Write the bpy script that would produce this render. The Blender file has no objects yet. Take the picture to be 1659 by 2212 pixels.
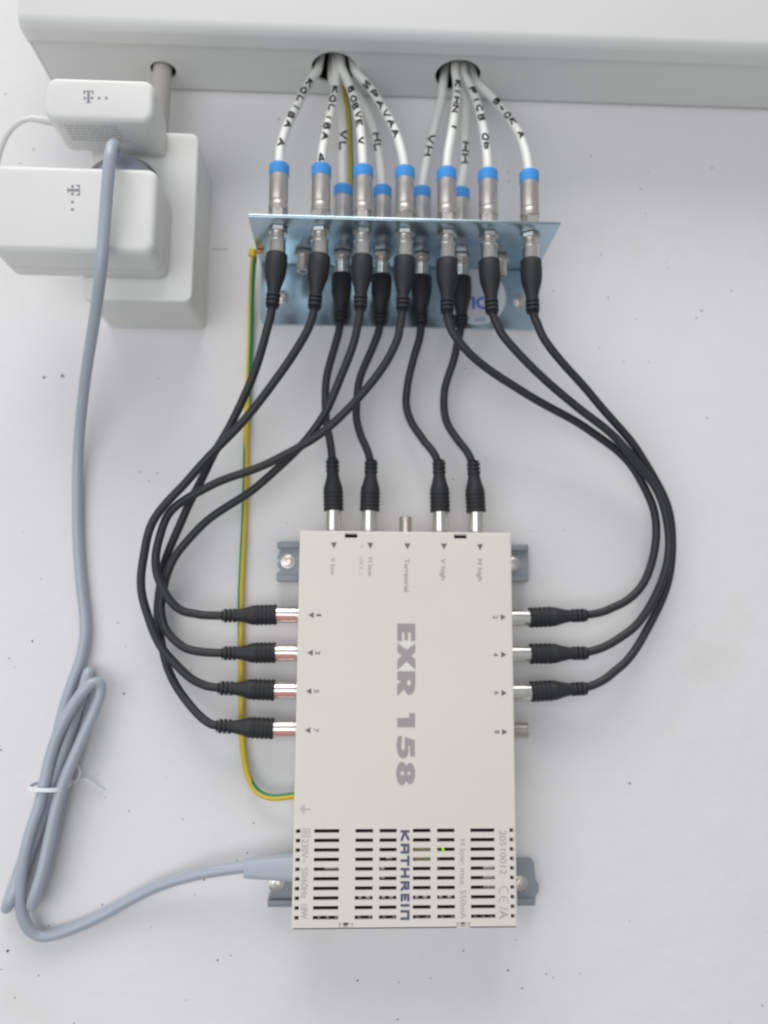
import bpy, bmesh, math, random
from mathutils import Vector, Matrix
random.seed(7)
scene = bpy.context.scene
C = scene.collection

# ------------------------------------------------------------------ camera
# World: X right, Z up, wall surface at Y = 0, room towards -Y. Metres.
PITCH, YAW, ROLL = 0.1355, 0.0394, 0.0063
CAM = Vector((-0.0365, -0.5772, 0.0714))
_f = Vector((math.sin(YAW) * math.cos(PITCH), math.cos(YAW) * math.cos(PITCH), math.sin(PITCH)))
_r = Vector((math.cos(YAW), -math.sin(YAW), 0))
_u = _r.cross(_f)
RIGHT = math.cos(ROLL) * _r + math.sin(ROLL) * _u
UP = -math.sin(ROLL) * _r + math.cos(ROLL) * _u
FWD = _f
cam_data = bpy.data.cameras.new('camera')
cam = bpy.data.objects.new('camera', cam_data)
C.objects.link(cam)
M = Matrix((RIGHT, UP, -FWD)).transposed().to_4x4()
M.translation = CAM
cam.matrix_world = M
cam_data.sensor_fit = 'HORIZONTAL'
cam_data.sensor_width = 36.0
cam_data.lens = 36.0
cam_data.clip_start = 0.01
cam_data.clip_end = 50.0
cam_data.dof.use_dof = True
cam_data.dof.focus_distance = 0.50
cam_data.dof.aperture_fstop = 4.2
scene.camera = cam

# ------------------------------------------------------------------ light
world = bpy.data.worlds.new('World')
scene.world = world
world.use_nodes = True
bg = world.node_tree.nodes['Background']
bg.inputs[0].default_value = (0.93, 0.96, 1.0, 1)
bg.inputs[1].default_value = 0.40


def area(name, loc, target, size, size_y, power, colour):
    d = bpy.data.lights.new(name, 'AREA')
    d.shape = 'RECTANGLE'
    d.size, d.size_y, d.energy, d.color = size, size_y, power, colour
    o = bpy.data.objects.new(name, d)
    C.objects.link(o)
    o.location = loc
    o.rotation_euler = (Vector(target) - Vector(loc)).to_track_quat('-Z', 'Y').to_euler()
    return o


area('ceiling_light', (-0.5, -1.35, 3.0), (0, -0.3, 0.0), 2.6, 1.8, 76, (1.0, 0.985, 0.965))
area('window_light', (-0.9, -2.0, -0.15), (0, 0, 0.1), 2.4, 1.5, 23, (0.96, 0.98, 1.0))
scene.view_settings.view_transform = 'Standard'
scene.view_settings.look = 'None'
scene.view_settings.gamma = 1.0
scene.view_settings.use_curve_mapping = False
scene.view_settings.exposure = -0.07
scene.cycles.filter_width = 2.4


# ------------------------------------------------------------------ helpers
def ray(x, y):
    """direction through a point of the photograph (1659 x 2212 reading of it)"""
    return FWD + RIGHT * ((x - 829.5) / 1659.0) + UP * ((1106.0 - y) / 1659.0)


def at(x, y, d):
    """point at distance d in front of the wall"""
    r = ray(x, y)
    return CAM + r * ((-d - CAM.y) / r.y)


def atz(x, y, z):
    r = ray(x, y)
    return CAM + r * ((z - CAM.z) / r.z)


def mat(name, col, rough=0.5, metal=0.0, var=0.06, vscale=40.0, bump=0.0, bscale=300.0, spec=0.5, emit=None):
    m = bpy.data.materials.new(name)
    m.use_nodes = True
    nt = m.node_tree
    b = nt.nodes['Principled BSDF']
    b.inputs['Metallic'].default_value = metal
    b.inputs['Roughness'].default_value = rough
    b.inputs['Specular IOR Level'].default_value = spec
    tc = nt.nodes.new('ShaderNodeTexCoord')
    n = nt.nodes.new('ShaderNodeTexNoise')
    n.inputs['Scale'].default_value = vscale
    n.inputs['Detail'].default_value = 5
    nt.links.new(tc.outputs['Object'], n.inputs['Vector'])
    mix = nt.nodes.new('ShaderNodeMix')
    mix.data_type = 'RGBA'
    mix.inputs[6].default_value = (*[c * (1 - var) for c in col], 1)
    mix.inputs[7].default_value = (*[min(1, c * (1 + var)) for c in col], 1)
    nt.links.new(n.outputs['Fac'], mix.inputs[0])
    nt.links.new(mix.outputs[2], b.inputs['Base Color'])
    mr = nt.nodes.new('ShaderNodeMapRange')
    mr.inputs['To Min'].default_value = max(0.02, rough - 0.08)
    mr.inputs['To Max'].default_value = min(1, rough + 0.08)
    nt.links.new(n.outputs['Fac'], mr.inputs['Value'])
    nt.links.new(mr.outputs['Result'], b.inputs['Roughness'])
    if bump:
        n2 = nt.nodes.new('ShaderNodeTexNoise')
        n2.inputs['Scale'].default_value = bscale
        n2.inputs['Detail'].default_value = 4
        nt.links.new(tc.outputs['Object'], n2.inputs['Vector'])
        bp = nt.nodes.new('ShaderNodeBump')
        bp.inputs['Strength'].default_value = bump
        bp.inputs['Distance'].default_value = 0.001
        nt.links.new(n2.outputs['Fac'], bp.inputs['Height'])
        nt.links.new(bp.outputs['Normal'], b.inputs['Normal'])
    if emit:
        b.inputs['Emission Color'].default_value = (*emit[0], 1)
        b.inputs['Emission Strength'].default_value = emit[1]
    return m


MAT = {
    'wall': mat('wall_paint', (0.755, 0.738, 0.742), 0.85, var=0.025, vscale=9, bump=0.25, bscale=140),
    'duct': mat('duct_plastic', (0.70, 0.70, 0.68), 0.42, var=0.02, vscale=12),
    'white': mat('white_plastic', (0.73, 0.725, 0.705), 0.38, var=0.02, vscale=30, bump=0.05, bscale=900),
    'housing': mat('housing_paint', (0.725, 0.685, 0.625), 0.5, var=0.035, vscale=14, bump=0.08, bscale=1500),
    'galv': mat('galvanised_steel', (0.45, 0.58, 0.66), 0.25, 1.0, var=0.12, vscale=70),
    'nickel': mat('nickel', (0.74, 0.72, 0.67), 0.24, 1.0, var=0.08, vscale=150),
    'dullmetal': mat('dull_nickel', (0.66, 0.62, 0.58), 0.36, 1.0, var=0.10, vscale=150),
    'blue': mat('blue_plastic', (0.06, 0.33, 0.80), 0.4, var=0.08),
    'black': mat('black_rubber', (0.022, 0.0225, 0.025), 0.5, var=0.15, vscale=90, bump=0.1, bscale=1200),
    'boot': mat('black_boot', (0.018, 0.0185, 0.021), 0.58, var=0.15, vscale=90, bump=0.15, bscale=1500),
    'coax': mat('white_sheath', (0.78, 0.78, 0.74), 0.4, var=0.03),
    'grey': mat('grey_sheath', (0.38, 0.425, 0.485), 0.3, var=0.05, vscale=60),
    'ear': mat('grey_ear_plastic', (0.25, 0.275, 0.305), 0.45, var=0.06),
    'yellow': mat('yellow_sheath', (0.66, 0.47, 0.015), 0.42, var=0.06),
    'green': mat('green_sheath', (0.015, 0.24, 0.09), 0.42, var=0.06),
    'ink': mat('marker_ink', (0.012, 0.012, 0.016), 0.6, var=0.2, vscale=300),
    'print': mat('grey_print', (0.345, 0.325, 0.33), 0.55, var=0.03),
    'print_pale': mat('pale_print', (0.40, 0.385, 0.36), 0.55, var=0.03),
    'print_dark': mat('dark_print', (0.15, 0.14, 0.135), 0.55, var=0.03),
    'print_navy': mat('navy_print', (0.095, 0.10, 0.18), 0.55, var=0.03),
    'logo': mat('logo_print', (0.24, 0.235, 0.27), 0.55, var=0.03),
    'print_blue': mat('blue_print', (0.05, 0.21, 0.70), 0.5, var=0.03),
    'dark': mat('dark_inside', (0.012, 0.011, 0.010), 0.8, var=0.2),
    'board': mat('circuit_board', (0.03, 0.025, 0.018), 0.6, var=0.3, vscale=200),
    'tan': mat('tan_component', (0.36, 0.29, 0.17), 0.55, var=0.1),
    'fin': mat('heat_sink', (0.5, 0.49, 0.47), 0.5, 0.3, var=0.1),
    'led': mat('green_led', (0.3, 0.8, 0.02), 0.4, emit=((0.42, 1.0, 0.02), 0.8)),
    'copper': mat('copper', (0.75, 0.38, 0.2), 0.4, 1.0, var=0.1),
    'red': mat('red_reflection', (0.62, 0.29, 0.25), 0.35, var=0.08),  # reddish reflection painted as a strip on the left plug sleeves
    'conduit': mat('conduit_plastic', (0.52, 0.50, 0.47), 0.45, var=0.06),
    'tie': mat('clear_nylon', (0.80, 0.83, 0.82), 0.35, var=0.02),
    'speck': mat('dark_speck', (0.03, 0.028, 0.028), 0.8, var=0.3, vscale=500),
    'speck_grey': mat('grey_speck', (0.22, 0.21, 0.21), 0.8, var=0.3, vscale=500),
    'arrow_light': mat('pale_arrow_print', (0.76, 0.745, 0.74), 0.5, var=0.02),
    'plate_print': mat('type_plate_print', (0.52, 0.53, 0.51), 0.5, var=0.02),
    'sticker': mat('sticker_paper', (0.72, 0.74, 0.78), 0.5, var=0.02),
}
BASE = {}
_nt = MAT['wall'].node_tree
_b = _nt.nodes['Principled BSDF']
_tc = next(n for n in _nt.nodes if n.type == 'TEX_COORD')
_bp = next(n for n in _nt.nodes if n.type == 'BUMP')
_n3 = _nt.nodes.new('ShaderNodeTexNoise')          # trowel waves in the plaster
_n3.inputs['Scale'].default_value = 22
_n3.inputs['Detail'].default_value = 3
_nt.links.new(_tc.outputs['Object'], _n3.inputs['Vector'])
_b2 = _nt.nodes.new('ShaderNodeBump')
_b2.inputs['Strength'].default_value = 0.35
_b2.inputs['Distance'].default_value = 0.003
_nt.links.new(_n3.outputs['Fac'], _b2.inputs['Height'])
_nt.links.new(_bp.outputs['Normal'], _b2.inputs['Normal'])
_nt.links.new(_b2.outputs['Normal'], _b.inputs['Normal'])
_n4 = _nt.nodes.new('ShaderNodeTexNoise')          # faint grubby patches and scuffs
_n4.inputs['Scale'].default_value = 7
_n4.inputs['Detail'].default_value = 8
_n4.inputs['Roughness'].default_value = 0.7
_nt.links.new(_tc.outputs['Object'], _n4.inputs['Vector'])
_mr = _nt.nodes.new('ShaderNodeMapRange')
_mr.inputs['From Min'].default_value = 0.56
_mr.inputs['From Max'].default_value = 0.75
_nt.links.new(_n4.outputs['Fac'], _mr.inputs['Value'])
_mx = _nt.nodes.new('ShaderNodeMix')
_mx.data_type = 'RGBA'
_src = _b.inputs['Base Color'].links[0].from_socket
_nt.links.new(_src, _mx.inputs[6])
_mx.inputs[7].default_value = (0.67, 0.645, 0.63, 1)
_ml = _nt.nodes.new('ShaderNodeMath')
_ml.operation = 'MULTIPLY'
_ml.inputs[1].default_value = 0.55
_nt.links.new(_mr.outputs['Result'], _ml.inputs[0])
_nt.links.new(_ml.outputs[0], _mx.inputs[0])
_nt.links.new(_mx.outputs[2], _b.inputs['Base Color'])


def thing(name, loc, label, cat, group=None):
    o = bpy.data.objects.new(name, None)
    o.empty_display_size = 0.01
    C.objects.link(o)
    o.location = loc
    o['label'], o['category'] = label, cat
    if group:
        o['group'] = group
    return o


def link(name, me, parent=None, material=None, angle=35):
    """mesh in world coordinates -> object, parented without moving"""
    if material is not None and len(me.materials) == 0:
        me.materials.append(MAT[material])
    for p in me.polygons:
        p.use_smooth = True
    me.set_sharp_from_angle(angle=math.radians(angle))
    o = bpy.data.objects.new(name, me)
    C.objects.link(o)
    if parent is not None:
        o.parent = parent
        if parent.type == 'EMPTY':
            o.location = -parent.location
    return o


def bm_mesh(bm, name, normals=True):
    if normals:
        bmesh.ops.recalc_face_normals(bm, faces=bm.faces)
    me = bpy.data.meshes.new(name)
    bm.to_mesh(me)
    bm.free()
    return me


def add_box(bm, lo, hi, bevel=0.0, seg=2, mtx=None):
    lo, hi = Vector(lo), Vector(hi)
    s = hi - lo
    r = bmesh.ops.create_cube(bm, size=1.0)
    vs = r['verts']
    for v in vs:
        v.co = Vector((lo.x + (v.co.x + .5) * s.x, lo.y + (v.co.y + .5) * s.y, lo.z + (v.co.z + .5) * s.z))
    if bevel:
        es = list({e for v in vs for e in v.link_edges})
        rb = bmesh.ops.bevel(bm, geom=es, offset=bevel, segments=seg, profile=0.5, affect='EDGES')
        vs = list({v for f in rb['faces'] for v in f.verts} | {v for v in vs if v.is_valid})
    if mtx:
        for v in vs:
            v.co = mtx @ v.co


def box(name, lo, hi, parent, material, bevel=0.0, seg=2, mtx=None):
    bm = bmesh.new()
    add_box(bm, lo, hi, bevel, seg, mtx)
    return link(name, bm_mesh(bm, name), parent, material)


def lathe(name, p0, axis, prof, parent, material, seg=28, flat=0, ref=None):
    """prof: (distance along axis, radius); flat = n sided (hex nut)"""
    bm = bmesh.new()
    add_lathe(bm, p0, axis, prof, flat or seg, ref)
    return link(name, bm_mesh(bm, name), parent, material, 40)


def frame(axis, ref=None):
    a = Vector(axis).normalized()
    n = Vector(ref) if ref else Vector((0, -1, 0))
    n = n - a * n.dot(a)
    if n.length < 1e-4:
        n = Vector((1, 0, 0)) - a * a.x
    n.normalize()
    return a, n, a.cross(n)


def add_lathe(bm, p0, axis, prof, seg=28, ref=None, matfn=None):
    a, n, b = frame(axis, ref)
    rings = []
    for (h, r) in prof:
        c = Vector(p0) + a * h
        if r <= 1e-7:
            rings.append([bm.verts.new(c)])
        else:
            rings.append([bm.verts.new(c + (n * math.cos(t) + b * math.sin(t)) * r)
                          for t in [2 * math.pi * (i + .5) / seg for i in range(seg)]])
    for k in range(len(rings) - 1):
        A, B = rings[k], rings[k + 1]
        for i in range(seg):
            j = (i + 1) % seg
            q = [A[i % len(A)], A[j % len(A)], B[j % len(B)], B[i % len(B)]]
            q2 = []
            for v in q:
                if v not in q2:
                    q2.append(v)
            if len(q2) > 2:
                f = bm.faces.new(q2)
                if matfn:
                    f.material_index = matfn(i, seg, k)
    for ring in (rings[0], rings[-1]):
        if len(ring) > 2:
            bm.faces.new(ring)


def catmull(pts, step=6):
    out = []
    P = [Vector(p) for p in pts]
    P = [P[0] * 2 - P[1]] + P + [P[-1] * 2 - P[-2]]
    for i in range(1, len(P) - 2):
        p0, p1, p2, p3 = P[i - 1], P[i], P[i + 1], P[i + 2]
        # centripetal parameterisation
        t0 = 0
        t1 = t0 + max(1e-6, (p1 - p0).length) ** .5
        t2 = t1 + max(1e-6, (p2 - p1).length) ** .5
        t3 = t2 + max(1e-6, (p3 - p2).length) ** .5
        for s in range(step):
            t = t1 + (t2 - t1) * s / step
            a1 = p0 * ((t1 - t) / (t1 - t0)) + p1 * ((t - t0) / (t1 - t0))
            a2 = p1 * ((t2 - t) / (t2 - t1)) + p2 * ((t - t1) / (t2 - t1))
            a3 = p2 * ((t3 - t) / (t3 - t2)) + p3 * ((t - t2) / (t3 - t2))
            b1 = a1 * ((t2 - t) / (t2 - t0)) + a2 * ((t - t0) / (t2 - t0))
            b2 = a2 * ((t3 - t) / (t3 - t1)) + a3 * ((t - t1) / (t3 - t1))
            out.append(b1 * ((t2 - t) / (t2 - t1)) + b2 * ((t - t1) / (t2 - t1)))
    out.append(P[-2].copy())
    return out


def smooth(W, n):
    for _ in range(n):
        W = [W[0]] + [(W[i - 1] + W[i] * 2 + W[i + 1]) / 4 for i in range(1, len(W) - 1)] + [W[-1]]
    return W


def add_tube(bm, W, r, seg=12, matfn=None, rx=None):
    """W world points; frames by parallel transport; rx: second radius (flat cable)"""
    t = [(W[min(i + 1, len(W) - 1)] - W[max(i - 1, 0)]).normalized() for i in range(len(W))]
    n = Vector((0, -1, 0)) - t[0] * t[0].dot(Vector((0, -1, 0)))
    if n.length < .05:
        n = Vector((1, 0, 0)) - t[0] * t[0].x
    n.normalize()
    rings = []
    for i in range(len(W)):
        n = n - t[i] * n.dot(t[i])
        n.normalize()
        b = t[i].cross(n)
        rr = r[i] if isinstance(r, (list, tuple)) else r
        r2 = rx if rx else rr
        rings.append([bm.verts.new(W[i] + n * math.cos(a) * rr + b * math.sin(a) * r2)
                      for a in [2 * math.pi * k / seg for k in range(seg)]])
    for i in range(len(W) - 1):
        for k in range(seg):
            f = bm.faces.new((rings[i][k], rings[i][(k + 1) % seg], rings[i + 1][(k + 1) % seg], rings[i + 1][k]))
            if matfn:
                f.material_index = matfn(i / (len(W) - 1), k / seg)
    bm.faces.new(rings[0])
    bm.faces.new(rings[-1])


def tube(name, W, r, parent, material, seg=12, rx=None):
    bm = bmesh.new()
    add_tube(bm, W, r, seg, None, rx)
    return link(name, bm_mesh(bm, name), parent, material, 50)


def path(pix, step=6):
    """list of (photo x, photo y, distance from wall) -> world points, plus the sampled readings"""
    S = catmull([(p[0], p[1], p[2] * 2000) for p in pix], step)
    return [at(s.x, s.y, s.z / 2000) for s in S], S


def loops_mesh(name, loops, thick, d):
    """flat print: closed loops of world (x, z) filled with holes, at distance d from wall"""
    cu = bpy.data.curves.new(name, 'CURVE')
    cu.dimensions = '2D'
    cu.fill_mode = 'BOTH'
    cu.extrude = thick / 2
    for lp in loops:
        sp = cu.splines.new('POLY')
        sp.points.add(len(lp) - 1)
        for p, q in zip(sp.points, lp):
            p.co = (q[0], q[1], 0, 1)
        sp.use_cyclic_u = True
    return curve_to_mesh(cu, name, Matrix(((1, 0, 0, 0), (0, 0, -1, -d), (0, 1, 0, 0), (0, 0, 0, 1))))


def curve_to_mesh(cu, name, mtx):
    tmp = bpy.data.objects.new('tmp', cu)
    C.objects.link(tmp)
    dg = bpy.context.evaluated_depsgraph_get()
    me = bpy.data.meshes.new_from_object(tmp.evaluated_get(dg))
    bpy.data.objects.remove(tmp)
    bpy.data.curves.remove(cu)
    me.name = name
    if mtx:
        me.transform(mtx)
    me.materials.clear()
    return me


def px_loops(loops, d):
    out = []
    for lp in loops:
        l2 = []
        for (x, y) in lp:
            w = at(x, y, d)
            l2.append((w.x, w.z))
        out.append(l2)
    return out


def text_mesh(s, name, bold=0.0):
    cu = bpy.data.curves.new(name, 'FONT')
    cu.body = s
    cu.size = 1.0
    cu.offset = bold
    cu.resolution_u = 3
    cu.fill_mode = 'FRONT'
    return curve_to_mesh(cu, name, None)


def text_print(name, s, x0, x1, y0, y1, d, parent, material, bold=0.0):
    """text read downwards: letter tops to the right. x0 baseline, x1 cap line, y0..y1 extent in the photo"""
    me = text_mesh(s, name, bold)
    us = [v.co.x for v in me.vertices]
    u0, u1 = min(us), max(us)
    A, B = at(x0, y0, d), at(x1, y0, d)
    E = at(x0, y1, d)
    for v in me.vertices:
        u = (v.co.x - u0) / max(1e-6, u1 - u0)
        w = v.co.y / 0.72
        v.co = Vector((A.x + w * (B.x - A.x), -d, A.z + u * (E.z - A.z)))
    return link(name, me, parent, material)


# stroke letters for handwriting and the logo: unit box, u right, v up
def _arc(cx, cy, rx, ry, a0, a1, n=8):
    return [(cx + rx * math.cos(math.radians(a0 + (a1 - a0) * i / n)), cy + ry * math.sin(math.radians(a0 + (a1 - a0) * i / n))) for i in range(n + 1)]


ST = {
    'K': [[(0, 0), (0, 1)], [(.9, 1), (.05, .45), (.95, 0)]],
    'O': [_arc(.5, .5, .45, .5, 90, 450, 12)],
    'L': [[(0, 1), (0, 0), (.85, .05)]],
    'I': [[(.45, 0), (.5, 1)]],
    'B': [[(0, 0), (0, 1), (.6, .95), (.75, .75), (.55, .55), (0, .5)], [(.55, .52), (.85, .28), (.6, .02), (0, 0)]],
    'A': [[(0, 0), (.5, 1), (1, 0)], [(.2, .35), (.82, .38)]],
    '4': [[(.7, 0), (.7, 1), (0, .35), (1, .35)]],
    'V': [[(0, 1), (.5, 0), (1, 1)]],
    'E': [[(.9, 1), (0, 1), (0, 0), (.9, 0)], [(0, .5), (.7, .5)]],
    'S': [[(.9, .9), (.5, 1), (.1, .8), (.3, .55), (.8, .4), (.85, .15), (.4, 0), (0, .12)]],
    'P': [[(0, 0), (0, 1), (.7, .95), (.85, .7), (.6, .48), (0, .45)]],
    'H': [[(0, 0), (0, 1)], [(1, 0), (1, 1)], [(0, .5), (1, .5)]],
    'N': [[(0, 0), (0, 1), (1, 0), (1, 1)]],
    'C': [_arc(.5, .5, .45, .5, 50, 310, 9)],
    'b': [[(0, 1), (0, 0), (.7, .05), (.8, .35), (.5, .55), (0, .45)]],
    '-': [[(.1, .5), (.9, .5)]],
    'R': [[(0, 0), (0, 1), (.8, 1), (.8, .5), (0, .5)], [(.4, .5), (.95, 0)]],
    'T': [[(0, 1), (1, 1)], [(.5, 1), (.5, 0)]],
}

# ================================================================== SETTING
# wall
bm = bmesh.new()
add_box(bm, (-1.6, 0.0, -1.5), (1.6, 0.12, 1.5))
wall = link('wall', bm_mesh(bm, 'wall'), None, 'wall')
wall['kind'] = 'structure'
wall['label'] = 'white painted plaster wall with dark specks'

SP = [(342, 817, 3), (1294, 752, 3), (1373, 689, 3), (1402, 782, 3), (1347, 781, 3), (1504, 686, 3), (1528, 903, 4), (1005, 796, 3),
      (1218, 1145, 3), (1146, 1147, 2), (979, 1036, 3), (1328, 1162, 2), (1434, 826, 2), (43, 353, 4), (73, 323, 4), (12, 203, 4),
      (70, 1385, 4.5), (268, 1498, 5), (413, 1447, 3), (20, 1422, 3), (34, 1441, 2), (272, 1396, 2.5), (248, 1400, 2), (2, 1620, 4), (212, 1672, 2),
      (227, 1723, 3), (279, 1752, 3), (394, 1769, 3), (120, 1827, 2.5), (534, 1842, 3.5), (512, 1859, 3), (441, 1900, 4.5), (421, 1932, 3),
      (221, 1954, 3.5), (106, 2000, 3.5), (326, 2003, 2.5), (17, 2054, 6), (3, 2094, 3), (83, 2107, 3), (32, 2155, 3), (402, 2160, 2.5),
      (470, 2074, 4), (498, 2064, 3), (772, 2118, 4.5), (862, 2122, 2.5), (1097, 2096, 5), (1180, 2104, 3),
      (1195, 2112, 3), (859, 2202, 3.5), (160, 2210, 3), (301, 1020, 3), (322, 1040, 3), (340, 1022, 3), (413, 1560, 2), (455, 1300, 2),
      (1114, 2030, 3), (1360, 1990, 2), (1500, 1350, 2), (1420, 1260, 2), (50, 1150, 2), (90, 1250, 2.5), (255, 1345, 3), (372, 1385, 2)]
SG = [(1276, 337, 4), (1402, 373, 3), (1384, 408, 4), (1538, 363, 5), (1394, 462, 3), (1299, 550, 4), (1440, 566, 3), (1444, 578, 3),
      (1195, 629, 4), (1313, 642, 4), (1515, 671, 6), (1505, 687, 4), (1580, 627, 4), (1360, 1692, 6), (1001, 2054, 4), (930, 2113, 3),
      (1128, 2135, 4), (1647, 2172, 4), (602, 257, 6), (1098, 372, 4), (1100, 392, 4), (135, 812, 9), (95, 815, 8), (548, 1778, 4), (1252, 2103, 3), (620, 1130, 3),
      (1228, 770, 2), (1520, 860, 2), (760, 1560, 0)]


def specks(name, lst, material):
    bm = bmesh.new()
    for (x, y, s) in lst:
        if s <= 0:
            continue
        c = at(x, y, 0)
        r = s * 0.000165
        n = 9
        ph = random.random() * 6
        ring = []
        for i in range(n):
            a = 2 * math.pi * i / n + ph
            rr = r * (0.75 + 0.5 * random.random())
            ring.append(bm.verts.new((c.x + math.cos(a) * rr, -0.00003, c.z + math.sin(a) * rr * (.8 + .3 * random.random()))))
        top = bm.verts.new((c.x, -0.00003 - r * .35, c.z))
        for i in range(n):
            bm.faces.new((ring[i], ring[(i + 1) % n], top))
    o = link(name, bm_mesh(bm, name), wall, material)
    o['kind'] = 'stuff'
    return o


for _ in range(70):
    SP.append((random.uniform(-20, 1680), random.uniform(750, 2230), random.uniform(0.7, 1.6)))
specks('speck', SP, 'speck')
specks('speck', SG, 'speck_grey')
a, b = at(458, 538, 0), at(492, 539, 0)
box('pencil_line', (a.x, -0.0002, a.z - .00016), (b.x, 0.0, a.z + .00016), wall, 'speck_grey')

# ================================================================== CABLE DUCT
ZD = 0.493
XL, XR = -0.283, 1.3
duct = thing('cable_duct', (0.3, 0, ZD), 'white plastic cable duct running along the wall across the top', 'cable duct')


def circle(cx, cy, r, n=40):
    return [(cx + r * math.cos(2 * math.pi * i / n), cy + r * math.sin(2 * math.pi * i / n)) for i in range(n)]


holes = [(atz(353, 152, ZD), 0.0098), (atz(722, 148, ZD), 0.0175), (atz(989, 164, ZD), 0.0178)]
lp = [[(XL + .003, 0.002), (XR, 0.002), (XR, 0.0515), (XL + .003, 0.0515)]] + [circle(h.x, -h.y, r) for h, r in holes]
cu = bpy.data.curves.new('u', 'CURVE')
cu.dimensions, cu.fill_mode, cu.extrude = '2D', 'BOTH', 0.0011
for l in lp:
    sp = cu.splines.new('POLY')
    sp.points.add(len(l) - 1)
    for p, q in zip(sp.points, l):
        p.co = (q[0], q[1], 0, 1)
    sp.use_cyclic_u = True
me = curve_to_mesh(cu, 'underside', Matrix(((1, 0, 0, 0), (0, -1, 0, 0), (0, 0, -1, ZD + .0011), (0, 0, 0, 1))))
link('underside', me, duct, 'duct')
# front cover: profile (distance from wall, height) swept along the duct
prof = [(0.0525, 0.4955), (0.0525, 0.4912), (0.0535, 0.4905)]
prof += [(0.064 + 0.007 * math.sin(math.radians(t)), 0.4975 - 0.007 * math.cos(math.radians(t))) for t in range(0, 91, 15)]
prof += [(0.0715, 0.62), (0.0715, 0.80), (0.0, 0.80), (0.0, 0.795), (0.066, 0.795), (0.066, 0.4985), (0.0545, 0.4955)]
bm = bmesh.new()
NC = 8
rings = []
for (x, k) in [(XL + 0.010 * (1 - math.cos(math.radians(q))), q) for q in (0, 22, 45, 67, 90)] + [(XR, 90)]:
    ins = 0.006 * (1 - math.sin(math.radians(k)))
    rings.append([bm.verts.new((x, -max(0.0, d - (ins if d > .052 else 0)), z + (ins * .5 if z < .5 else 0))) for d, z in prof])
for A, B in zip(rings[:-1], rings[1:]):
    for i in range(len(prof)):
        j = (i + 1) % len(prof)
        bm.faces.new((A[i], A[j], B[j], B[i]))
bm.faces.new(rings[0])
bm.faces.new(rings[-1])
link('front_cover', bm_mesh(bm, 'front_cover'), duct, 'duct', 30)
bm = bmesh.new()
add_box(bm, (XL + .0005, -0.0600, ZD + .0005), (XL + 0.0025, -0.0005, 0.79), 0.0006)
link('end_cap', bm_mesh(bm, 'end_cap'), duct, 'duct')
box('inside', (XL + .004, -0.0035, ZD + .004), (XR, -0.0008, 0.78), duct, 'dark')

# ================================================================== MULTISWITCH
DF = 0.045
W2, H2 = 0.074, 0.1304
sw = thing('multiswitch', (0, 0, -H2), 'pale grey satellite multiswitch marked EXR 158 with rows of vent slots', 'multiswitch')


def zx(x, y):
    w = at(x, y, DF)
    return w.x, w.z


cols = []
for (xa, xb) in [(633.5, 643.5), (679, 733), (768, 806), (820, 857), (892, 930), (944, 982), (1016, 1068), (1105, 1114)]:
    cols.append((zx(xa, 1794)[0], zx(xb, 1794)[0]))
cols[0] = (-W2 + .0016, -W2 + .0046)
cols[-1] = (W2 - .0044, W2 - .0016)
zr0, zr9 = zx(875, 1794.5)[1], zx(875, 1981)[1]
rows = [zr0 + (zr9 - zr0) * i / 9 for i in range(10)]
HS = 0.00122
holesets = [(c, (z - HS, z + HS)) for c in cols for z in rows]
for (xa, xb, ya, yb) in [(745, 772, 1151.5, 1161.5), (981, 1008, 1153.5, 1163), (732, 762, 1993, 2004), (986, 1015, 1992, 2004)]:
    p, q = zx(xa, yb), zx(xb, ya)
    holesets.append(((p[0], q[0]), (p[1], q[1])))
xs = sorted({-W2, W2} | {round(v, 6) for h in holesets for v in h[0]})
zs = sorted({-H2, H2} | {round(v, 6) for h in holesets for v in h[1]})
HR = [((round(h[0][0], 6), round(h[0][1], 6)), (round(h[1][0], 6), round(h[1][1], 6))) for h in holesets]


def is_hole(i, k):
    cx, cz = (xs[i] + xs[i + 1]) / 2, (zs[k] + zs[k + 1]) / 2
    return any(h[0][0] < cx < h[0][1] and h[1][0] < cz < h[1][1] for h in HR)


bm = bmesh.new()
VG = {}


def gv(i, k, d):
    if (i, k, d) not in VG:
        VG[(i, k, d)] = bm.verts.new((xs[i], -d, zs[k]))
    return VG[(i, k, d)]


nx, nz = len(xs) - 1, len(zs) - 1
solid = [[not is_hole(i, k) for k in range(nz)] for i in range(nx)]
TH = DF - 0.0016
for i in range(nx):
    for k in range(nz):
        if not solid[i][k]:
            continue
        for d in (DF, TH):
            bm.faces.new((gv(i, k, d), gv(i + 1, k, d), gv(i + 1, k + 1, d), gv(i, k + 1, d)))
        for (di, dk, e) in ((-1, 0, ((i, k), (i, k + 1))), (1, 0, ((i + 1, k), (i + 1, k + 1))), (0, -1, ((i, k), (i + 1, k))), (0, 1, ((i, k + 1), (i + 1, k + 1)))):
            a, b = i + di, k + dk
            inside = 0 <= a < nx and 0 <= b < nz
            if inside and not solid[a][b]:
                bm.faces.new((gv(*e[0], DF), gv(*e[1], DF), gv(*e[1], TH), gv(*e[0], TH)))
            elif not inside:
                bm.faces.new((gv(*e[0], DF), gv(*e[1], DF), gv(*e[1], TH), gv(*e[0], TH)))
bmesh.ops.recalc_face_normals(bm, faces=bm.faces)
per = [e for e in bm.edges if all(abs(v.co.y + DF) < 1e-6 for v in e.verts) and
       (all(abs(abs(v.co.x) - W2) < 1e-6 for v in e.verts) or all(abs(abs(v.co.z) - H2) < 1e-6 for v in e.verts))]
bmesh.ops.bevel(bm, geom=per, offset=0.0011, segments=2, profile=0.5, affect='EDGES')
cover = link('front_cover', bm_mesh(bm, 'front_cover'), sw, 'housing', 30)
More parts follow.
